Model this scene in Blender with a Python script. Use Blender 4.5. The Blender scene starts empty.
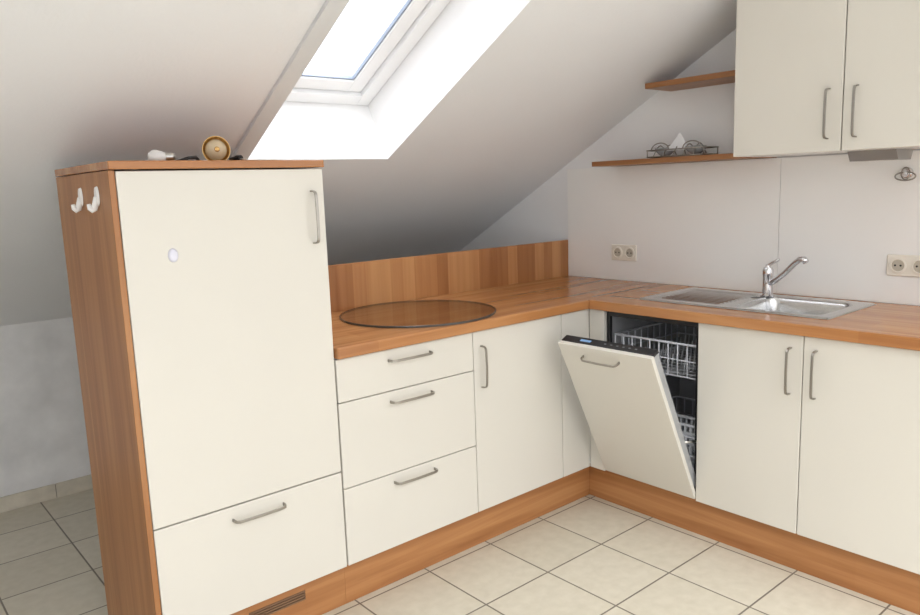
import bpy, bmesh, math, random
from mathutils import Vector, Matrix
random.seed(3)
S=bpy.context.scene
try: S.view_settings.view_transform='Standard'
except Exception: pass

# ---------------------------------------------------------------- materials
def newmat(name):
    m=bpy.data.materials.new(name); m.use_nodes=True
    return m,m.node_tree,m.node_tree.nodes['Principled BSDF']
def plain(name,col,rough=.5,metal=0,noise=0,nscale=8,bump=0,bscale=200,coat=0,spec=.5):
    m,t,b=newmat(name)
    b.inputs['Base Color'].default_value=(*col,1); b.inputs['Roughness'].default_value=rough
    b.inputs['Metallic'].default_value=metal; b.inputs['Coat Weight'].default_value=coat
    b.inputs['Specular IOR Level'].default_value=spec
    tc=t.nodes.new('ShaderNodeTexCoord')
    if noise:
        n=t.nodes.new('ShaderNodeTexNoise'); n.inputs['Scale'].default_value=nscale; n.inputs['Detail'].default_value=5
        r=t.nodes.new('ShaderNodeValToRGB')
        r.color_ramp.elements[0].position=.3; r.color_ramp.elements[1].position=.7
        r.color_ramp.elements[0].color=(*[c*(1-noise) for c in col],1); r.color_ramp.elements[1].color=(*[min(1,c*(1+noise*.4)) for c in col],1)
        t.links.new(tc.outputs['Object'],n.inputs['Vector']); t.links.new(n.outputs['Fac'],r.inputs['Fac']); t.links.new(r.outputs['Color'],b.inputs['Base Color'])
    if bump:
        n=t.nodes.new('ShaderNodeTexNoise'); n.inputs['Scale'].default_value=bscale; n.inputs['Detail'].default_value=3
        bp=t.nodes.new('ShaderNodeBump'); bp.inputs['Strength'].default_value=bump; bp.inputs['Distance'].default_value=.002
        t.links.new(tc.outputs['Object'],n.inputs['Vector']); t.links.new(n.outputs['Fac'],bp.inputs['Height']); t.links.new(bp.outputs['Normal'],b.inputs['Normal'])
    return m
def wood(name,grain,cross,row=.075,length=.9,planks=.5,rough=.32,dark=1.0):
    """grain / cross = axis index 0..2"""
    m,t,b=newmat(name); N=t.nodes; L=t.links
    tc=N.new('ShaderNodeTexCoord'); sp=N.new('ShaderNodeSeparateXYZ'); L.new(tc.outputs['Object'],sp.inputs[0])
    third=3-grain-cross
    cb=N.new('ShaderNodeCombineXYZ'); L.new(sp.outputs[grain],cb.inputs[0]); L.new(sp.outputs[cross],cb.inputs[1])
    br=N.new('ShaderNodeTexBrick'); br.inputs['Scale'].default_value=1; br.inputs['Mortar Size'].default_value=0
    br.inputs['Brick Width'].default_value=length; br.inputs['Row Height'].default_value=row; br.offset=.37
    br.inputs['Color1'].default_value=(0,0,0,1); br.inputs['Color2'].default_value=(1,1,1,1); br.inputs['Bias'].default_value=0
    L.new(cb.outputs[0],br.inputs['Vector'])
    # streak noise
    cb2=N.new('ShaderNodeCombineXYZ')
    ml=N.new('ShaderNodeMath'); ml.operation='MULTIPLY'; ml.inputs[1].default_value=1.2; L.new(sp.outputs[grain],ml.inputs[0])
    mc=N.new('ShaderNodeMath'); mc.operation='MULTIPLY'; mc.inputs[1].default_value=26; L.new(sp.outputs[cross],mc.inputs[0])
    mt=N.new('ShaderNodeMath'); mt.operation='MULTIPLY'; mt.inputs[1].default_value=26; L.new(sp.outputs[third],mt.inputs[0])
    L.new(ml.outputs[0],cb2.inputs[0]); L.new(mc.outputs[0],cb2.inputs[1]); L.new(mt.outputs[0],cb2.inputs[2])
    ns=N.new('ShaderNodeTexNoise'); ns.inputs['Scale'].default_value=1.0; ns.inputs['Detail'].default_value=6; ns.inputs['Distortion'].default_value=.7
    L.new(cb2.outputs[0],ns.inputs['Vector'])
    mx=N.new('ShaderNodeMath'); mx.operation='MULTIPLY_ADD'; mx.inputs[1].default_value=planks*.55
    L.new(br.outputs['Color'],mx.inputs[0]); 
    sc=N.new('ShaderNodeMath'); sc.operation='MULTIPLY'; sc.inputs[1].default_value=1-planks*.45; L.new(ns.outputs['Fac'],sc.inputs[0])
    L.new(sc.outputs[0],mx.inputs[2])
    r=N.new('ShaderNodeValToRGB'); e=r.color_ramp.elements
    e[0].position=.2; e[0].color=(.29*dark,.108*dark,.033*dark,1); e[1].position=.88; e[1].color=(.59*dark,.305*dark,.125*dark,1)
    k=e.new(.52); k.color=(.43*dark,.190*dark,.068*dark,1)
    L.new(mx.outputs[0],r.inputs['Fac']); L.new(r.outputs['Color'],b.inputs['Base Color'])
    b.inputs['Roughness'].default_value=rough
    return m
CREAM=(.67,.645,.585)
M_cream=plain('cream_laminate',CREAM,.38,noise=.015,nscale=3)
M_wall=plain('painted_wall',(.84,.84,.85),.85,noise=.03,nscale=2.5,bump=.35,bscale=120)
M_knee=plain('painted_plaster',(.80,.80,.80),.85,noise=.16,nscale=5,bump=.8,bscale=40)
M_ceil=plain('painted_ceiling',(.80,.81,.825),.85,noise=.02,nscale=2,bump=.4,bscale=90)
M_reveal=plain('white_reveal',(.90,.90,.90),.7,noise=.01)
M_strip=plain('grey_strip',(.66,.67,.68),.8,noise=.02)
M_panel=plain('splash_panel',(.87,.862,.845),.35,noise=.012,nscale=3)
M_pvc=plain('white_window_frame',(.90,.91,.92),.3,noise=.01)
M_seal=plain('window_seal',(.24,.28,.35),.5,noise=.02)
M_steel=plain('brushed_steel',(.62,.61,.58),.28,metal=1,noise=.05,nscale=60)
M_sink=plain('sink_steel',(.62,.62,.62),.22,metal=1,noise=.03,nscale=40)
M_handle=plain('handle_nickel',(.36,.34,.31),.33,metal=1,noise=.05,nscale=60)
M_chrome=plain('chrome',(.75,.75,.77),.08,metal=1,noise=.01)
M_black=plain('black_plastic',(.012,.012,.014),.35,noise=.1)
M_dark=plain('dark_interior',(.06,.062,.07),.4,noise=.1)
M_tub=plain('tub_steel',(.42,.43,.45),.3,metal=.4,noise=.1)
M_rack=plain('rack_coating',(.60,.62,.67),.4,noise=.03)
M_grey=plain('grey_plastic',(.60,.62,.65),.5,noise=.03)
M_btn=plain('button_grey',(.20,.21,.22),.5,noise=.03)
M_white=plain('white_plastic',(.82,.82,.81),.35,noise=.01)
M_socket=plain('socket_plastic',(.82,.78,.69),.4,noise=.01)
M_recess=plain('socket_recess',(.50,.46,.38),.5,noise=.02)
M_brass=plain('brass',(.50,.31,.12),.25,metal=1,noise=.1,nscale=30)
M_gold=plain('frosted_amber_glass',(.66,.54,.36),.25,noise=.1,nscale=30,coat=.5)
M_led=plain('display_blue',(.25,.45,.75),.3,noise=.05)
M_hobedge=plain('hob_edge',(.07,.06,.05),.2,noise=.1)
# tinted clear glass cover: fresnel mix of tinted transmission and mirror reflection
M_hob=bpy.data.materials.new('tinted_clear_glass'); M_hob.use_nodes=True; t=M_hob.node_tree
for n_ in list(t.nodes): t.nodes.remove(n_)
ou=t.nodes.new('ShaderNodeOutputMaterial'); tr=t.nodes.new('ShaderNodeBsdfTransparent'); tr.inputs[0].default_value=(.80,.80,.78,1)
gl=t.nodes.new('ShaderNodeBsdfGlossy'); gl.inputs['Roughness'].default_value=.02; gl.inputs['Color'].default_value=(.95,.94,.92,1)
fr_=t.nodes.new('ShaderNodeFresnel'); fr_.inputs['IOR'].default_value=1.75
mxs=t.nodes.new('ShaderNodeMixShader'); t.links.new(fr_.outputs[0],mxs.inputs[0]); t.links.new(tr.outputs[0],mxs.inputs[1]); t.links.new(gl.outputs[0],mxs.inputs[2]); t.links.new(mxs.outputs[0],ou.inputs[0])
W_ctX=wood('wood_counter_x',0,1,.09,1.1,.32,.22)
W_ctY=wood('wood_counter_y',1,0,.09,1.1,.32,.22)
W_bs=wood('wood_backsplash',2,0,.065,.9,.95,.3)
W_side=wood('wood_vertical',2,1,.11,3,.25,.4,.86)
W_plX=wood('wood_plinth_x',0,2,.2,3,.15,.4,.92)
W_plY=wood('wood_plinth_y',1,2,.2,3,.15,.4,.92)
W_shelf=wood('wood_shelf',1,0,.2,3,.15,.4,.72)

# ---------------------------------------------------------------- helpers
def empty(name,parent=None,loc=(0,0,0)):
    o=bpy.data.objects.new(name,None); S.collection.objects.link(o); o.location=loc; o.empty_display_size=.1
    if parent: o.parent=parent
    return o
def mk(name,bm,mat,parent=None,smooth=False,mats=None,recalc=True):
    if recalc: bmesh.ops.recalc_face_normals(bm,faces=bm.faces)
    me=bpy.data.meshes.new(name); bm.to_mesh(me); bm.free()
    for mm in (mats or [mat]): me.materials.append(mm)
    if smooth:
        for p in me.polygons: p.use_smooth=True
    o=bpy.data.objects.new(name,me); S.collection.objects.link(o)
    if parent: o.parent=parent
    return o
def addbox(bm,x0,x1,y0,y1,z0,z1,f=None,mi=0):
    P=[(x,y,z) for x in (x0,x1) for y in (y0,y1) for z in (z0,z1)]
    v=[bm.verts.new(f(*p) if f else p) for p in P]
    for q in ((0,1,3,2),(4,6,7,5),(0,4,5,1),(2,3,7,6),(0,2,6,4),(1,5,7,3)):
        fc=bm.faces.new([v[i] for i in q]); fc.material_index=mi
def box(name,x0,x1,y0,y1,z0,z1,mat,parent=None,bev=.0015,seg=2):
    bm=bmesh.new(); addbox(bm,min(x0,x1),max(x0,x1),min(y0,y1),max(y0,y1),min(z0,z1),max(z0,z1))
    o=mk(name,bm,mat,parent)
    if bev:
        m=o.modifiers.new('bevel','BEVEL'); m.width=bev; m.segments=seg; m.limit_method='ANGLE'
    return o
def addtube(bm,pts,r,seg=10,closed=False,caps=True):
    pts=[Vector(p) for p in pts]; n=len(pts); rings=[]
    rr=r if isinstance(r,(list,tuple)) else [r]*n
    ref=None
    for i,p in enumerate(pts):
        if closed: d=(pts[(i+1)%n]-pts[i-1]).normalized()
        elif i==0: d=(pts[1]-p).normalized()
        elif i==n-1: d=(p-pts[i-1]).normalized()
        else: d=((pts[i+1]-p).normalized()+(p-pts[i-1]).normalized()).normalized()
        if ref is None:
            ref=Vector((0,0,1)) if abs(d.z)<.9 else Vector((1,0,0))
        a=(ref-d*ref.dot(d)).normalized(); ref=a; b=d.cross(a)
        rings.append([bm.verts.new(p+a*rr[i]*math.cos(2*math.pi*k/seg)+b*rr[i]*math.sin(2*math.pi*k/seg)) for k in range(seg)])
    for i in range(n if closed else n-1):
        A=rings[i];B=rings[(i+1)%n]
        for k in range(seg): bm.faces.new([A[k],A[(k+1)%seg],B[(k+1)%seg],B[k]])
    if caps and not closed:
        bm.faces.new(rings[0]); bm.faces.new(rings[-1])
def tube(name,pts,r,mat,parent=None,seg=12,closed=False):
    bm=bmesh.new(); addtube(bm,pts,r,seg,closed); o=mk(name,bm,mat,parent,True)
    return o
def lathe(name,prof,center,mat,parent=None,axis='Z',seg=40,cap=True):
    """prof: list (r,h)"""
    bm=bmesh.new(); rings=[]
    for r,h in prof:
        ring=[]
        for k in range(seg):
            a=2*math.pi*k/seg; x,y=r*math.cos(a),r*math.sin(a)
            p={'Z':(x,y,h),'X':(h,x,y),'Y':(x,h,y)}[axis]
            ring.append(bm.verts.new((p[0]+center[0],p[1]+center[1],p[2]+center[2])))
        rings.append(ring)
    for A,B in zip(rings,rings[1:]):
        for k in range(seg): bm.faces.new([A[k],A[(k+1)%seg],B[(k+1)%seg],B[k]])
    if cap and len(prof)>2 and prof[0]!=prof[-1]:
        if prof[0][0]>1e-5: bm.faces.new(rings[0])
        if prof[-1][0]>1e-5: bm.faces.new(rings[-1])
    bmesh.ops.remove_doubles(bm,verts=bm.verts,dist=1e-6)
    o=mk(name,bm,mat,parent,True)
    m=o.modifiers.new('es','EDGE_SPLIT'); m.split_angle=math.radians(35)
    return o
def bow(name,a,b,out,parent,mat=None,off=.028,wid=.0044,th=.0022):
    """flat-bar bow handle: feet at a and b on the door face, out = outward unit vector"""
    mat=mat or M_handle
    a=Vector(a);b=Vector(b);out=Vector(out);d=(b-a).normalized(); side=d.cross(out)
    Ln=(b-a).length
    path=[(0,0),(.001,off*.55),(.004,off*.82),(.011,off*.97),(.022,off*1.02)]
    pts=[a+d*s_+out*o_ for s_,o_ in path]+[a+d*(Ln/2)+out*off*1.08]+[b-d*s_+out*o_ for s_,o_ in reversed(path)]
    bm=bmesh.new(); rings=[]
    n=len(pts)
    for i,p in enumerate(pts):
        t_=(pts[min(i+1,n-1)]-pts[max(i-1,0)]).normalized()
        if i in (0,n-1): t_=out if i==0 else -out
        nn=side.cross(t_).normalized()
        k=wid*(1.15 if i in (0,n-1) else 1)
        rings.append([bm.verts.new(p+side*k*sx+nn*th*sn) for sx,sn in ((-1,-1),(1,-1),(1,1),(-1,1))])
    for A,B in zip(rings,rings[1:]):
        for k in range(4): bm.faces.new([A[k],A[(k+1)%4],B[(k+1)%4],B[k]])
    bm.faces.new(rings[0]); bm.faces.new(rings[-1])
    o=mk(name,bm,mat,parent,False)
    m=o.modifiers.new('bevel','BEVEL'); m.width=.0008; m.segments=2; m.limit_method='ANGLE'; m.angle_limit=math.radians(50)
    return o

# ---------------------------------------------------------------- room shell
XR=.592; YK=1.795; XL=-4.2; YB=-4.2
def sl(x,y,off=0): return (x,y+off*.482,1.837-.55*y+off*.876)
# floor
m,t,b=newmat('floor_tiles'); N=t.nodes;L=t.links
tc=N.new('ShaderNodeTexCoord'); mp=N.new('ShaderNodeMapping'); L.new(tc.outputs['Object'],mp.inputs['Vector'])
mp.inputs['Location'].default_value=(.0,.0,0)
br=N.new('ShaderNodeTexBrick'); br.offset=0; br.squash=1; br.inputs['Scale'].default_value=1
br.inputs['Brick Width'].default_value=.305; br.inputs['Row Height'].default_value=.305; br.inputs['Mortar Size'].default_value=.0036; br.inputs['Mortar Smooth'].default_value=.3
br.inputs['Color1'].default_value=(.585,.54,.44,1); br.inputs['Color2'].default_value=(.63,.585,.485,1); br.inputs['Mortar'].default_value=(.19,.165,.13,1)
L.new(mp.outputs[0],br.inputs['Vector'])
ns=N.new('ShaderNodeTexNoise'); ns.inputs['Scale'].default_value=25; ns.inputs['Detail'].default_value=6; L.new(tc.outputs['Object'],ns.inputs['Vector'])
mx=N.new('ShaderNodeMix'); mx.data_type='RGBA'; mx.blend_type='MULTIPLY'; mx.inputs['Factor'].default_value=.3
L.new(br.outputs['Color'],mx.inputs[6]); 
rp=N.new('ShaderNodeValToRGB'); rp.color_ramp.elements[0].position=.3; rp.color_ramp.elements[0].color=(.7,.68,.62,1); rp.color_ramp.elements[1].position=.65
L.new(ns.outputs['Fac'],rp.inputs['Fac']); L.new(rp.outputs['Color'],mx.inputs[7]); L.new(mx.outputs[2],b.inputs['Base Color'])
bp=N.new('ShaderNodeBump'); bp.invert=True; bp.inputs['Strength'].default_value=.6; bp.inputs['Distance'].default_value=.002
L.new(br.outputs['Fac'],bp.inputs['Height']); L.new(bp.outputs['Normal'],b.inputs['Normal']); b.inputs['Roughness'].default_value=.45
M_floor=m
box('floor',XL,XR+.1,YB,YK+.1,-.05,0,M_floor,bev=0)
# right wall polygon (under slope)
def prism_x(name,x0,x1,poly,mat):
    bm=bmesh.new(); A=[bm.verts.new((x0,y,z)) for y,z in poly]; B=[bm.verts.new((x1,y,z)) for y,z in poly]
    bm.faces.new(A); bm.faces.new(B)
    for i in range(len(poly)):
        j=(i+1)%len(poly); bm.faces.new([A[i],A[j],B[j],B[i]])
    return mk(name,bm,mat)
YF=-1.25; ZF=1.837-.55*YF
prism_x('wall_right',XR,XR+.1,[(YK+.1,0),(YK+.1,.85),(YF,ZF+.1),(YB,ZF+.1),(YB,0)],M_wall)
box('wall_back',XL,XR,YK,YK+.1,0,.86,M_knee,bev=0)
prism_x('wall_left',XL-.1,XL,[(YK+.1,0),(YK+.1,.85),(YF,ZF+.1),(YB,ZF+.1),(YB,0)],M_wall)
# sloped ceiling with window shaft + flat part
hx0,hx1,hy0,hy1=-1.24,-.600,-.47,.58; DEP=.305
bm=bmesh.new()
def q(*pts,mi=0):
    f=bm.faces.new([bm.verts.new(p) for p in pts]); f.material_index=mi
def sq(x0,x1,y0,y1): q(sl(x0,y0),sl(x1,y0),sl(x1,y1),sl(x0,y1))
XRR=XR+.05
sq(XL,hx0,YF,YK+.05); sq(hx1,XRR,YF,YK+.05); sq(hx0,hx1,YF,hy0); sq(hx0,hx1,hy1,YK+.05)
q(sl(hx0,hy1),sl(hx1,hy1),sl(hx1,hy1,DEP+.05),sl(hx0,hy1,DEP+.05),mi=1)
q(sl(hx0,hy0),sl(hx1,hy0),sl(hx1,hy0,DEP+.05),sl(hx0,hy0,DEP+.05),mi=1)
q(sl(hx0,hy0),sl(hx0,hy1),sl(hx0,hy1,DEP+.05),sl(hx0,hy0,DEP+.05),mi=1)
q(sl(hx1,hy0),sl(hx1,hy1),sl(hx1,hy1,DEP+.05),sl(hx1,hy0,DEP+.05),mi=1)
q((XL,YF,ZF),(XRR,YF,ZF),(XRR,-2.6,ZF),(XL,-2.6,ZF))
ceil=mk('ceiling',bm,None,mats=[M_ceil,M_reveal])
# thin raised strip left of the opening, coloured greyer than the ceiling
bm=bmesh.new(); addbox(bm,-1.30,-1.241,hy0-.2,hy1+.05,-.014,0.0,f=lambda x,y,z: sl(x,y,z)); mk('strip_1',bm,M_strip)
# roof window
win=empty('window_1')
def ring(name,inset,wy,o0,o1,mat,wid):
    bm=bmesh.new(); x0,x1=hx0+inset,hx1-inset; y0,y1=hy0+wy,hy1-wy; wv=wid*.876
    f=lambda x,y,z: sl(x,y,z)
    addbox(bm,x0,x0+wid,y0,y1,o0,o1,f); addbox(bm,x1-wid,x1,y0,y1,o0,o1,f)
    addbox(bm,x0+wid,x1-wid,y0,y0+wv,o0,o1,f); addbox(bm,x0+wid,x1-wid,y1-wv,y1,o0,o1,f)
    o=mk(name,bm,mat,win); md=o.modifiers.new('bevel','BEVEL'); md.width=.003; md.segments=2
ring('outer_frame',.001,.001,.262,.345,M_pvc,.062)
ring('sash',.066,.058,.280,.335,M_pvc,.066)
ring('glazing_seal',.132,.1165,.286,.304,M_seal,.0055)
mg,tg,bg=newmat('window_glass'); 
for n_ in list(tg.nodes):
    if n_.type!='OUTPUT_MATERIAL': tg.nodes.remove(n_)
tr=tg.nodes.new('ShaderNodeBsdfTransparent'); tr.inputs[0].default_value=(.97,.98,1,1); gl=tg.nodes.new('ShaderNodeBsdfGlossy'); gl.inputs['Roughness'].default_value=.02
fm=tg.nodes.new('ShaderNodeMixShader'); fm.inputs[0].default_value=.06
tg.links.new(tr.outputs[0],fm.inputs[1]); tg.links.new(gl.outputs[0],fm.inputs[2]); tg.links.new(fm.outputs[0],[n for n in tg.nodes if n.type=='OUTPUT_MATERIAL'][0].inputs[0])
bm=bmesh.new(); addbox(bm,hx0+.134,hx1-.134,hy0+.118,hy1-.118,.296,.300,lambda x,y,z: sl(x,y,z)); mk('glass_pane',bm,mg,win)
# tile skirting
M_skirt=plain('skirting_tile',(.64,.59,.49),.4,noise=.12,nscale=20)
bm=bmesh.new(); x=XL
while x<XR-.01:
    addbox(bm,x+.002,min(x+.303,XR),YK-.010,YK,0.0,.070); x+=.305
mk('baseboard_back',bm,M_skirt)
bm=bmesh.new(); addbox(bm,XL,XR,YK-.006,YK,0,.066); mk('baseboard_back_grout',bm,plain('grout',(.3,.27,.22),.9,noise=.05))

# ---------------------------------------------------------------- white splash panels on right wall
XP=XR-.012
sp=empty('splashback_panel')
box('panel_left',XP,XR-.0005,-.5345,.620,.9005,1.4640,M_panel,sp,.001)
box('panel_right',XP,XR-.0005,-2.0,-.5365,.9005,1.4640,M_panel,sp,.001)

# ---------------------------------------------------------------- tall fridge cabinet
fx0,fx1=-1.880,-1.2565; fd=.54
fr=empty('fridge_cabinet')
box('side_panel_left',fx0,fx0+.016,0,fd,0,1.463,W_side,fr)
box('side_panel_right',fx1-.016,fx1-.001,.022,fd,.15,1.463,M_cream,fr)
box('side_panel_right_foot',fx1-.016,fx1-.001,.060,fd,0,.1495,M_cream,fr)
box('top_panel',fx0-.001,fx1-.001,-.010,fd+.002,1.465,1.487,W_ctX,fr,.003)
box('back_panel',fx0+.016,fx1-.016,fd-.008,fd,.1,1.463,M_white,fr)
box('bottom_board',fx0+.016,fx1-.016,.03,fd-.01,.15,.166,M_white,fr)
box('upper_door',fx0+.018,fx1-.003,0,.020,.4850,1.4610,M_cream,fr,.0025)
box('freezer_drawer',fx0+.018,fx1-.003,0,.020,.1500,.4810,M_cream,fr,.0025)
box('inner_body',fx0+.03,fx1-.03,.03,fd-.01,.17,1.455,M_grey,fr)
bow('door_handle',(-1.303,0,1.236),(-1.303,0,1.394),(0,-1,0),fr)
bow('drawer_handle',(-1.636,0,.440),(-1.472,0,.440),(0,-1,0),fr)
# vent plinth
vx0,vx1=-1.60,-1.405
box('plinth_left',fx0+.016,vx0,.03,.046,0,.148,W_plX,fr)
box('plinth_right',vx1,fx1+.001,.03,.046,0,.148,W_plX,fr)
box('plinth_top',vx0,vx1,.03,.046,.112,.148,W_plX,fr,.0)
box('plinth_bottom',vx0,vx1,.03,.046,0,.078,W_plX,fr,.0)
bm=bmesh.new()
addbox(bm,vx0,vx1,.043,.046,.078,.112)
mk('vent_back',bm,plain('vent_shadow',(.03,.02,.015),.6,noise=.1),fr)
bm=bmesh.new()
for i in range(4): addbox(bm,vx0,vx1,.029,.042,.079+i*.0088,.0842+i*.0088)
mk('vent_grille',bm,plain('vent_brown',(.20,.11,.06),.5,noise=.1),fr)
# oval badge
bm=bmesh.new()
A=[];B=[];C_=[]
for k in range(32):
    a=2*math.pi*k/32
    A.append(bm.verts.new((-1.737+.0135*math.cos(a),0,1.235+.019*math.sin(a))))
    B.append(bm.verts.new((-1.737+.0125*math.cos(a),-.006,1.235+.018*math.sin(a))))
    C_.append(bm.verts.new((-1.737+.008*math.cos(a),-.009,1.235+.012*math.sin(a))))
for X,Y in ((A,B),(B,C_)):
    for k in range(32): bm.faces.new([X[k],X[(k+1)%32],Y[(k+1)%32],Y[k]])
bm.faces.new(C_)
mk('oval_badge',bm,plain('badge_plastic',(.70,.70,.80),.3,noise=.02),fr,True)
# wall hooks on cabinet side
for k,y in enumerate((.265,.105)):
    h=empty('coat_hook' if k==0 else 'coat_hook.001')
    xs=fx0-.0015
    bm=bmesh.new()
    pl=[]
    for s_ in range(20):
        a=2*math.pi*s_/20
        pl.append((y+.014*math.cos(a),1.400+.026*math.sin(a)))
    A=[bm.verts.new((xs,p[0],p[1])) for p in pl]; B=[bm.verts.new((xs-.006,p[0]*.9+y*.1,p[1]*.9+1.400*.1)) for p in pl]
    bm.faces.new(A); bm.faces.new(B)
    for s_ in range(20): bm.faces.new([A[s_],A[(s_+1)%20],B[(s_+1)%20],B[s_]])
    mk('back_plate',bm,M_white,h)
    tube('hook_arm',[(xs-.005,y,1.398),(xs-.008,y,1.380),(xs-.012,y,1.368),(xs-.018,y,1.364),(xs-.023,y,1.369),(xs-.025,y,1.380)],[.006,.0085,.009,.0085,.007,.005],M_white,h)

# ---------------------------------------------------------------- base cabinets, left run
ZB=.150; ZT=.857
dc=empty('drawer_cabinet'); a0,a1=-1.2555,-.667
box('carcass',a0,a1-.001,.022,.60,ZB,.858,M_white,dc)
for n_,z0,z1 in (('drawer_top',.7135,ZT),('drawer_middle',.4205,.7105),('drawer_bottom',ZB,.4175)):
    box(n_,a0+.0015,a1-.0015,0,.020,z0,z1,M_cream,dc,.0025)
for n_,z in (('handle_top',.820),('handle_middle',.675),('handle_bottom',.386)):
    bow(n_,(-1.052,0,z),(-.874,0,z),(0,-1,0),dc)
bc=empty('corner_base_cabinet')
box('carcass',a1+.001,.55,.022,.60,ZB,.858,M_white,bc)
box('door',a1+.0015,-.179,0,.020,ZB,ZT,M_cream,bc,.0025)
box('filler_left_run',-.176,-.0005,0,.020,ZB,ZT,M_cream,bc,.0015)
box('filler_right_run',.0,.020,-.080,-.0005,ZB,ZT,M_cream,bc,.0015)
bow('door_handle',(-.628,0,.641),(-.628,0,.800),(0,-1,0),bc)
# plinth (L shape)
pk=empty('cabinet_plinth')
box('plinth_front',fx1+.001,.0295,.030,.046,0,ZB-.002,W_plX,pk)
box('plinth_side',.030,.046,-2.0,.046,0,ZB-.002,W_plY,pk)

# ---------------------------------------------------------------- dishwasher
dy0,dy1=-.0824,-.5227
dw=empty('dishwasher')
box('tub_left',.024,.56,dy0-.012,dy0-.002,.152,.856,M_tub,dw)
box('tub_right',.024,.56,dy1+.002,dy1+.012,.152,.856,M_tub,dw)
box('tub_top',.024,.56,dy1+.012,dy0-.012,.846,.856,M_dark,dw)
box('tub_floor',.024,.56,dy1+.012,dy0-.012,.152,.185,M_tub,dw)
box('tub_back',.545,.56,dy1+.012,dy0-.012,.185,.846,M_tub,dw)
# gasket frame
bm=bmesh.new(); 
addbox(bm,.016,.030,dy0-.018,dy0-.004,.16,.856); addbox(bm,.016,.030,dy1+.004,dy1+.016,.16,.856); addbox(bm,.016,.030,dy1+.016,dy0-.018,.835,.856)
mk('door_gasket',bm,M_black,dw)
def basket(name,x0,x1,y0,y1,z0,z1,tines):
    bm=bmesh.new(); r=.0030
    def rect(z,rr=r): addtube(bm,[(x0,y0,z),(x1,y0,z),(x1,y1,z),(x0,y1,z)],rr,6,closed=True)
    rect(z1,.0048); rect(z0); rect((z0+z1)/2)
    n=9
    for i in range(n+1):
        y=y0+(y1-y0)*i/n; addtube(bm,[(x0,y,z1),(x0,y,z0),(x1,y,z0),(x1,y,z1)],r,6)
    n=10
    for i in range(n+1):
        x=x0+(x1-x0)*i/n; addtube(bm,[(x,y0,z1),(x,y0,z0),(x,y1,z0),(x,y1,z1)],r,6)
    for j in range(1,5):
        y=y0+(y1-y0)*j/5
        for i in range(1,14):
            x=x0+(x1-x0)*i/14; addtube(bm,[(x,y,z0),(x,y-.006,z0+tines)],.0024,6)
    return mk(name,bm,M_rack,dw,True)
basket('upper_rack',.040,.50,dy0-.026,dy1+.026,.625,.755,.07)
basket('lower_rack',.040,.50,dy0-.026,dy1+.026,.235,.385,.09)
# runners, spray arms, cutlery basket
bm=bmesh.new(); addbox(bm,.035,.53,dy0-.020,dy0-.012,.665,.690); addbox(bm,.035,.53,dy1+.012,dy1+.020,.665,.690); mk('rack_runners',bm,M_steel,dw)
bm=bmesh.new(); addbox(bm,.11,.46,-.315,-.285,.595,.605); addbox(bm,.10,.47,-.32,-.28,.20,.212); mk('spray_arms',bm,M_grey,dw)
lathe('spray_hub',[(.03,.185),(.03,.20),(.02,.215),(0,.218)],(.285,-.3,0),M_grey,dw)
bm=bmesh.new()
cx0,cx1,cy0,cy1,cz0,cz1=.050,.14,-.490,-.32,.250,.43
for i in range(8):
    y=cy0+(cy1-cy0)*i/7; addbox(bm,cx0,cx0+.004,y-.004,y+.004,cz0,cz1); addbox(bm,cx1-.004,cx1,y-.004,y+.004,cz0,cz1)
for i in range(5):
    x=cx0+(cx1-cx0)*i/4; addbox(bm,x-.003,x+.003,cy0,cy0+.004,cz0,cz1); addbox(bm,x-.003,x+.003,cy1-.004,cy1,cz0,cz1)
for z in (cz0,cz0+.05,cz0+.1,cz0+.14,cz1-.006):
    addbox(bm,cx0-.001,cx0+.005,cy0,cy1,z,z+.010); addbox(bm,cx1-.005,cx1+.001,cy0,cy1,z,z+.010)
    addbox(bm,cx0,cx1,cy0-.001,cy0+.005,z,z+.010); addbox(bm,cx0,cx1,cy1-.005,cy1+.001,z,z+.010)
addbox(bm,cx0,cx1,cy0,cy1,cz0,cz0+.004)
mk('cutlery_basket',bm,M_grey,dw)
# tilted door (hinge line along Y)
dr=empty('open_door',dw,(0,0,.155)); TH=math.radians(25.6); dr.rotation_euler=(0,-TH,0)
LD=.682; w0,w1=dy0-.001,dy1+.001
box('front_panel',0,.018,w1,w0,0,LD,M_cream,dr,.0025)
box('inner_door',.0185,.056,w1+.008,w0-.008,.035,LD-.012,M_tub,dr,.004)
box('inner_recess',.056,.062,w1+.05,w0-.05,.09,LD-.09,M_steel,dr,.004)
box('control_strip',.0185,.056,w1+.004,w0-.004,LD-.012,LD+.001,M_black,dr,.003)
box('display',.030,.042,-.225,-.175,LD+.0008,LD+.0022,M_led,dr,.0)
bm=bmesh.new()
for i in range(6): addbox(bm,.034,.039,-.29-.028*i,-.299-.028*i,LD+.0008,LD+.0020)
mk('buttons',bm,M_btn,dr)
bow('door_handle',(0,-.200,LD-.045),(0,-.370,LD-.045),(-1,0,0),dr)
# side arm
tube('hinge_arm',[(.05,w1+.012,.25),(.115,w1+.010,.20)],.005,M_steel,dr)

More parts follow.
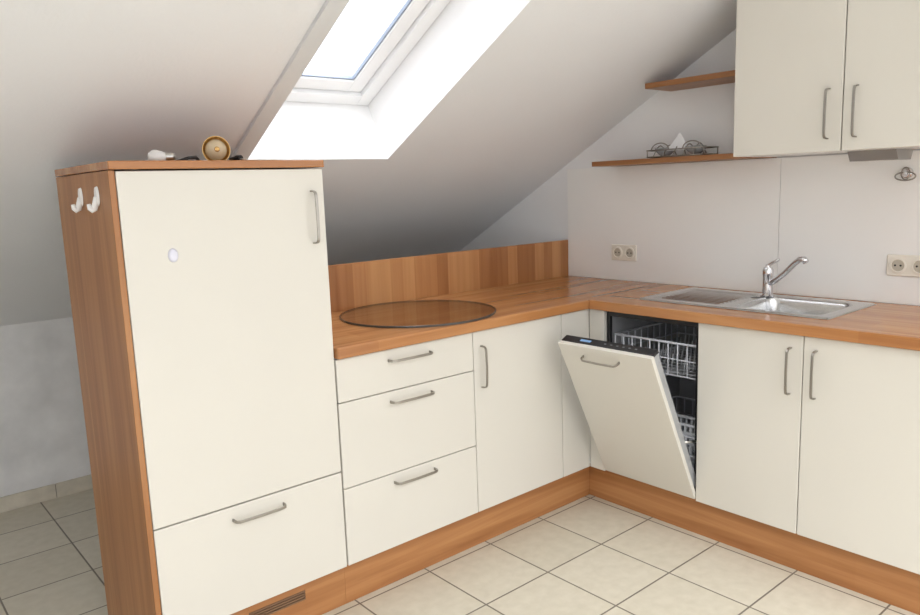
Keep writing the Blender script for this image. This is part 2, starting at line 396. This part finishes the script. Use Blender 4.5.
# ---------------------------------------------------------------- sink cabinet and neighbour (right run)
sc_=empty('sink_cabinet'); s0,s1,s2=-.5227,-.9203,-1.318
bm=bmesh.new()
addbox(bm,.022,.58,s0-.017,s0-.001,ZB,.858); addbox(bm,.022,.58,s2+.001,s2+.017,ZB,.858); addbox(bm,.022,.58,s2+.017,s0-.017,ZB,ZB+.016); addbox(bm,.57,.58,s2+.017,s0-.017,ZB,.858)
addbox(bm,.022,.038,s2+.017,s0-.017,.80,.858)
mk('carcass',bm,M_white,sc_)
box('door_left',0,.020,s1+.0015,s0-.0015,ZB,ZT,M_cream,sc_,.0025)
box('door_right',0,.020,s2+.0015,s1-.0015,ZB,ZT,M_cream,sc_,.0025)
bow('handle_left',(0,-.877,.650),(0,-.877,.812),(-1,0,0),sc_)
bow('handle_right',(0,-.963,.650),(0,-.963,.812),(-1,0,0),sc_)
nb=empty('base_cabinet'); 
box('carcass',.022,.58,-1.99,s2-.001,ZB,.858,M_white,nb); box('door',0,.020,-1.99,s2-.0015,ZB,ZT,M_cream,nb,.0025)
bow('door_handle',(0,-1.40,.650),(0,-1.40,.812),(-1,0,0),nb)

# ---------------------------------------------------------------- countertop
ct=empty('kitchen_countertop'); c0,c1=.861,.900
box('worktop_left_run',fx1+.001,-.0205,-.020,.6205,c0,c1,W_ctX,ct,.006,3)
box('worktop_corner',-.0200,XP-.0005,-.020,.6205,c0,c1,W_ctX,ct,.0006)
hx_0,hx_1,hY0,hY1=.135,.505,-.925,-.545
box('worktop_right_front',-.020,hx_0,-2.0,-.0203,c0,c1,W_ctY,ct,.002)
box('worktop_right_back',hx_1,XP-.0005,-2.0,-.0203,c0,c1,W_ctY,ct,.0003)
box('worktop_right_mid',hx_0,hx_1,hY1,-.0203,c0,c1,W_ctY,ct,.0003)
box('worktop_right_end',hx_0,hx_1,-2.0,hY0,c0,c1,W_ctY,ct,.0003)
# wooden upstand / back panel behind left run
box('wooden_backsplash',fx1+.001,XR-.001,.6215,.640,.0,1.0925,W_bs,None,.0015)

# ---------------------------------------------------------------- round glass hob cover
hb=empty('round_cooktop'); HC=(-.690,.298)
bm=bmesh.new(); rim=[]
for k in range(128):
    a=2*math.pi*k/128; rim.append(bm.verts.new((HC[0]+.3068*math.cos(a),HC[1]+.3068*math.sin(a),.9075)))
f=bm.faces.new(rim); bm.normal_update()
if f.normal.z<0: f.normal_flip()
mk('glass_disc',bm,M_hob,hb,recalc=False)
lathe('rim',[(.3062,.9003),(.3100,.9003),(.3100,.9070),(.3088,.9080),(.3066,.9080),(.3062,.9070),(.3062,.9003)],(*HC,0),M_hobedge,hb,seg=128)

# ---------------------------------------------------------------- sink
sk=empty('kitchen_sink'); sx0,sx1,sy0,sy1=.112,.530,-.950,-.165
def rbox(x,y,cx,cy,hx,hy,r):
    qx=abs(x-cx)-(hx-r); qy=abs(y-cy)-(hy-r)
    return math.hypot(max(qx,0),max(qy,0))+min(max(qx,qy),0)-r
def ss(a,b,x):
    t_=min(1,max(0,(x-a)/(b-a))); return t_*t_*(3-2*t_)
def hgt(x,y):
    d=rbox(x,y,.3055,-.735,.160,.170,.05)
    z=.9055
    if d<0: z-=.004*ss(0,.006,-d)+.140*ss(.004,.034,-d)+.01*ss(.03,.15,-d)
    d2=rbox(x,y,.3155,-.365,.165,.160,.03)
    if d2<0:
        z-=.0045*ss(0,.008,-d2)
        if d2<-.018:
            g=.5+.5*math.cos((x-.3155)*2*math.pi/.030)
            z+=.0048*g*g*ss(.018,.030,-d2)
    dd=rbox(x,y,(sx0+sx1)/2,(sy0+sy1)/2,(sx1-sx0)/2,(sy1-sy0)/2,.02)
    z-=.005*ss(.006,0,-dd)
    return z
bm=bmesh.new(); nx,ny=170,260; G=[]
for i in range(nx+1):
    row=[]
    for j in range(ny+1):
        x=sx0+(sx1-sx0)*i/nx; y=sy0+(sy1-sy0)*j/ny
        row.append(bm.verts.new((x,y,hgt(x,y))))
    G.append(row)
for i in range(nx):
    for j in range(ny): bm.faces.new([G[i][j],G[i+1][j],G[i+1][j+1],G[i][j+1]])
mk('basin_and_drainboard',bm,M_sink,sk,True)
lathe('drain',[(.045,.7515),(.045,.7555),(.040,.7575),(.030,.7545),(0,.7545)],(.3055,-.735,0),M_chrome,sk)
lathe('overflow_drain',[(.022,.9050),(.022,.9060),(.015,.9058),(0,.9058)],(.40,-.540,0),M_dark,sk)
# faucet (stands on the sink rim)
fc=empty('kitchen_faucet'); FX,FY=.452,-.560
fz=.9062
lathe('body',[(.027,fz),(.027,fz+.006),(.021,fz+.012),(.0195,fz+.05),(.020,fz+.085),(.0215,fz+.090),(.0215,fz+.108),(.017,fz+.119),(0,fz+.122)],(FX,FY,0),M_chrome,fc)
tube('spout',[(FX,FY,fz+.050),(FX-.012,FY-.035,fz+.068),(FX-.030,FY-.085,fz+.104),(FX-.045,FY-.130,fz+.147),(FX-.052,FY-.152,fz+.163),(FX-.057,FY-.170,fz+.164),(FX-.060,FY-.180,fz+.155)],[.0125,.012,.011,.011,.012,.013,.012],M_chrome,fc,16)
tube('lever',[(FX,FY,fz+.112),(FX+.010,FY+.006,fz+.126),(FX-.018,FY-.03,fz+.143),(FX-.034,FY-.060,fz+.156)],[.011,.009,.006,.0048],M_chrome,fc,12)

# ---------------------------------------------------------------- sockets
def socket(name,yc,zc,x):
    o=empty(name); w,h=.152,.080
    box('plate',x-.009,x-.0003,yc-w/2,yc+w/2,zc-h/2,zc+h/2,M_socket,o,.004,3)
    for k,s_ in enumerate((-.0365,.0365)):
        lathe('collar_%d'%(k+1),[(.0300,-.0092),(.0300,-.0120),(.0285,-.0128),(.0225,-.0128),(.0215,-.0098)],(x,yc+s_,zc),M_socket,o,'X',40,cap=False)
        lathe('recess_%d'%(k+1),[(.0218,-.0100),(.0,-.0100)],(x,yc+s_,zc),M_recess,o,'X',32)
        for q_ in (-.0095,.0095):
            lathe('pin_hole',[(.0038,-.0106),(.0,-.0106)],(x,yc+s_+q_,zc),M_black,o,'X',12)
socket('power_outlet',.250,1.040,XP); socket('power_outlet.001',-1.036,1.046,XP)
# suction holder on the wall
hk=empty('towel_holder'); hy,hz=-1.010,1.385
lathe('suction_cup',[(.020,0),(.019,-.006),(.011,-.012),(.007,-.022),(0,-.023)],(XP,hy,hz),M_chrome,hk,'X')
tube('ring',[(XP-.020,hy+.034*math.cos(a),hz-.012+.015*math.sin(a)) for a in [2*math.pi*k/28 for k in range(28)]],.0028,M_handle,hk,8,True)
tube('spiral',[(XP-.018,hy+.014*math.cos(a),hz-.002+.022*math.sin(a)) for a in [2*math.pi*k/24 for k in range(24)]],.0022,M_handle,hk,8,True)

# ---------------------------------------------------------------- upper cabinet + shelves
uc=empty('wall_cabinet'); ux=.242; uz0,uz1=1.468,2.085
u0,u1,u2_=-.512,-.911,-1.308
bm=bmesh.new()
addbox(bm,ux+.021,XR-.001,u0-.016,u0-.0005,uz0,uz1); addbox(bm,ux+.021,XR-.001,u2_+.0005,u2_+.016,uz0,uz1)
addbox(bm,ux+.021,XR-.001,u2_+.016,u0-.016,uz0,uz0+.016); addbox(bm,ux+.021,XR-.001,u2_+.016,u0-.016,uz1-.016,uz1); addbox(bm,XR-.01,XR-.001,u2_+.016,u0-.016,uz0+.016,uz1-.016)
mk('carcass',bm,M_white,uc)
box('door_left',ux,ux+.020,u1+.0018,u0-.0005,uz0,uz1,M_cream,uc,.0025)
box('door_right',ux,ux+.020,u2_+.0015,u1-.0018,uz0,uz1,M_cream,uc,.0025)
bow('handle_left',(ux,-.864,1.512),(ux,-.864,1.680),(-1,0,0),uc)
bow('handle_right',(ux,-.957,1.512),(ux,-.957,1.680),(-1,0,0),uc)
uc2=empty('wall_cabinet.001')
box('carcass',ux+.021,XR-.001,-1.98,u2_-.0005,uz0,uz1,M_white,uc2); box('door',ux,ux+.020,-1.98,u2_-.0015,uz0,uz1,M_cream,uc2,.0025)
# under-cabinet lamp (trapezoid steel housing)
bm=bmesh.new(); P_=[(.36,1.4675),(.52,1.4675),(.50,1.432),(.385,1.432)]
A=[bm.verts.new((x,-.885,z)) for x,z in P_];B=[bm.verts.new((x,-1.045,z)) for x,z in P_]
bm.faces.new(A);bm.faces.new(B)
for i in range(4): bm.faces.new([A[i],A[(i+1)%4],B[(i+1)%4],B[i]])
lp=empty('under_cabinet_light'); mk('housing',bm,plain('lamp_housing',(.34,.33,.32),.4,metal=.6,noise=.05),lp)
lathe('lens',[(.035,1.4318),(.033,1.4300),(0,1.4295)],(.44,-.965,0),M_white,lp)
def shelf(name,x0,yl0,yl1,z0,z1):
    bm=bmesh.new(); P_=[(x0,u0+.0005),(XR-.001,u0+.0005),(XR-.001,yl1),(x0,yl0)]
    A=[bm.verts.new((x,y,z0)) for x,y in P_];B=[bm.verts.new((x,y,z1)) for x,y in P_]
    bm.faces.new(A);bm.faces.new(B)
    for i in range(4): bm.faces.new([A[i],A[(i+1)%4],B[(i+1)%4],B[i]])
    o=mk(name,bm,W_shelf); m_=o.modifiers.new('bevel','BEVEL'); m_.width=.001
    return o
shelf('wall_shelf',.390,-.002,-.002,1.790,1.813)
shelf('wall_shelf.001',.390,.300,.300,1.4655,1.488)
# chrome wire rack with glass dishes on lower shelf
wr=empty('wire_dish_rack'); zt=1.488
bm=bmesh.new()
x0_,x1_=.43,.54
addtube(bm,[(x0_,.01,zt+.006),(x1_,.01,zt+.006),(x1_,-.27,zt+.006),(x0_,-.27,zt+.006)],.0028,8,closed=True)
addtube(bm,[(x0_,.015,zt+.035),(x1_,.015,zt+.035),(x1_,-.275,zt+.035),(x0_,-.275,zt+.035)],.0028,8,closed=True)
for y in (.012,-.272):
    for x in (x0_,x1_): addtube(bm,[(x,y,zt+.003),(x,y,zt+.035)],.0026,8)
for y in (-.02,-.07,-.12,-.17,-.22):
    pts=[(x0_+(x1_-x0_)*k/10,y,zt+.006+.050*math.sin(math.pi*k/10)) for k in range(11)]; addtube(bm,pts,.0022,8)
for yc in (-.055,-.215):
    addtube(bm,[(x0_,yc+.045*math.cos(a),zt+.035+.030*math.sin(a)) for a in [math.pi*k/14 for k in range(15)]],.0026,8)
mk('wire_frame',bm,M_handle,wr,True)
M_dish=plain('clear_dish',(.45,.47,.49),.08,noise=.02,coat=1)
for k,y in enumerate((-.045,-.20)):
    lathe('glass_bowl_%d'%(k+1),[(.010,0),(.022,.002),(.040,.018),(.046,.034),(.044,.034),(.038,.019),(.020,.005),(0,.004)],(.485,y,zt+.010),M_dish,wr)
bm=bmesh.new()
# folded paper napkin: creased leaning fan
P0=[(.450,-.075,zt+.030),(.470,-.180,zt+.030),(.505,-.075,zt+.030),(.478,-.125,zt+.108)]
v=[bm.verts.new(p) for p in P0]
for tri in ((0,1,3),(1,2,3),(2,0,3),(0,2,1)): bm.faces.new([v[i] for i in tri])
mk('folded_napkin',bm,plain('paper_napkin',(.76,.76,.78),.8,noise=.03),wr,False)

# ---------------------------------------------------------------- things on top of the fridge cabinet
TZ=1.487
lb=empty('brass_lamp_bulb'); C0=Vector((-1.490,.24,TZ+.0425))
d_=Vector((-.25,-.93,.05)).normalized()
def lathe_dir(name,prof,c,d,mat,parent,seg=36):
    o=lathe(name,prof,(0,0,0),mat,parent,'Z',seg); rot=Vector((0,0,1)).rotation_difference(d).to_matrix().to_4x4()
    o.data.transform(Matrix.Translation(c)@rot); return o
lathe_dir('reflector_cup',[(.018,-.050),(.030,-.035),(.039,-.010),(.042,.012),(.040,.012),(.030,.0),(.0,-.006)],C0,d_,M_brass,lb)
lathe_dir('bulb_glass',[(.0,.030),(.014,.028),(.025,.020),(.032,.008),(.033,.0),(.026,-.004)],C0,d_,M_gold,lb)
lathe_dir('socket_cap',[(0,-.085),(.014,-.083),(.015,-.052),(.018,-.049)],C0,d_,M_brass,lb)
lathe_dir('bulb_tip',[(0,.036),(.007,.034),(.009,.027)],C0,d_,M_brass,lb)
wb=empty('light_bulb'); c=Vector((-1.672,.22,TZ+.021)); d2=Vector((1,-.35,0)).normalized()
lathe_dir('glass',[(0,-.032),(.012,-.029),(.020,-.018),(.0205,-.006),(.016,.008),(.012,.018)],c,d2,M_white,wb)
lathe_dir('screw_cap',[(.012,.018),(.012,.038),(.007,.044),(0,.045)],c-Vector((0,0,0)),d2,M_steel,wb)
tube('black_cable',[(-1.63,.20,TZ+.006),(-1.60,.18,TZ+.016),(-1.575,.19,TZ+.018),(-1.555,.21,TZ+.006),(-1.54,.24,TZ+.005),(-1.50,.33,TZ+.005),(-1.45,.34,TZ+.005),(-1.425,.30,TZ+.006)],.0048,M_black)
pg=empty('power_plug'); c=Vector((-1.420,.245,TZ+.014)); d3=Vector((.5,-.85,.0)).normalized()
lathe_dir('plug_body',[(0,-.028),(.008,-.026),(.010,-.01),(.0135,0),(.0135,.014),(0,.015)],c,d3,M_black,pg)
for s_ in (-.006,.006):
    pp=c+Vector((d3.y,-d3.x,0))*s_
    tube('pin',[pp+d3*.013,pp+d3*.030],.0022,M_steel,pg,8)

# ---------------------------------------------------------------- light
w=bpy.data.worlds.new('sky'); S.world=w; w.use_nodes=True; t=w.node_tree; N=t.nodes; L=t.links
bg=N['Background']; tc=N.new('ShaderNodeTexCoord'); sp_=N.new('ShaderNodeSeparateXYZ'); L.new(tc.outputs['Generated'],sp_.inputs[0])
r=N.new('ShaderNodeValToRGB'); r.color_ramp.elements[0].position=.0; r.color_ramp.elements[0].color=(.175,.176,.178,1)
r.color_ramp.elements[1].position=.95; r.color_ramp.elements[1].color=(1,1,1,1)
k=r.color_ramp.elements.new(.45); k.color=(.172,.174,.179,1)
k=r.color_ramp.elements.new(.66); k.color=(.200,.203,.210,1)
ma=N.new('ShaderNodeMath'); ma.operation='MULTIPLY_ADD'; ma.inputs[1].default_value=.5; ma.inputs[2].default_value=.5
L.new(sp_.outputs[2],ma.inputs[0]); L.new(ma.outputs[0],r.inputs['Fac']); L.new(r.outputs['Color'],bg.inputs['Color']); bg.inputs['Strength'].default_value=9.4

# ---------------------------------------------------------------- camera
cam=bpy.data.cameras.new('camera'); co=bpy.data.objects.new('camera',cam); S.collection.objects.link(co); S.camera=co
yaw,pit,rol=math.radians(49.5853),math.radians(-9.1477),math.radians(-2.0287)
fw=Vector((math.cos(yaw)*math.cos(pit),math.sin(yaw)*math.cos(pit),math.sin(pit)))
rv=Vector((math.sin(yaw),-math.cos(yaw),0)); uv=rv.cross(fw)
r2=rv*math.cos(rol)+uv*math.sin(rol); u2=-rv*math.sin(rol)+uv*math.cos(rol)
Mx=Matrix((( r2.x,u2.x,-fw.x,-2.4552),(r2.y,u2.y,-fw.y,-2.0326),(r2.z,u2.z,-fw.z,1.3886),(0,0,0,1)))
co.matrix_world=Mx
cam.sensor_fit='HORIZONTAL'; cam.sensor_width=36; cam.lens=743.816/920*36; cam.clip_start=.05
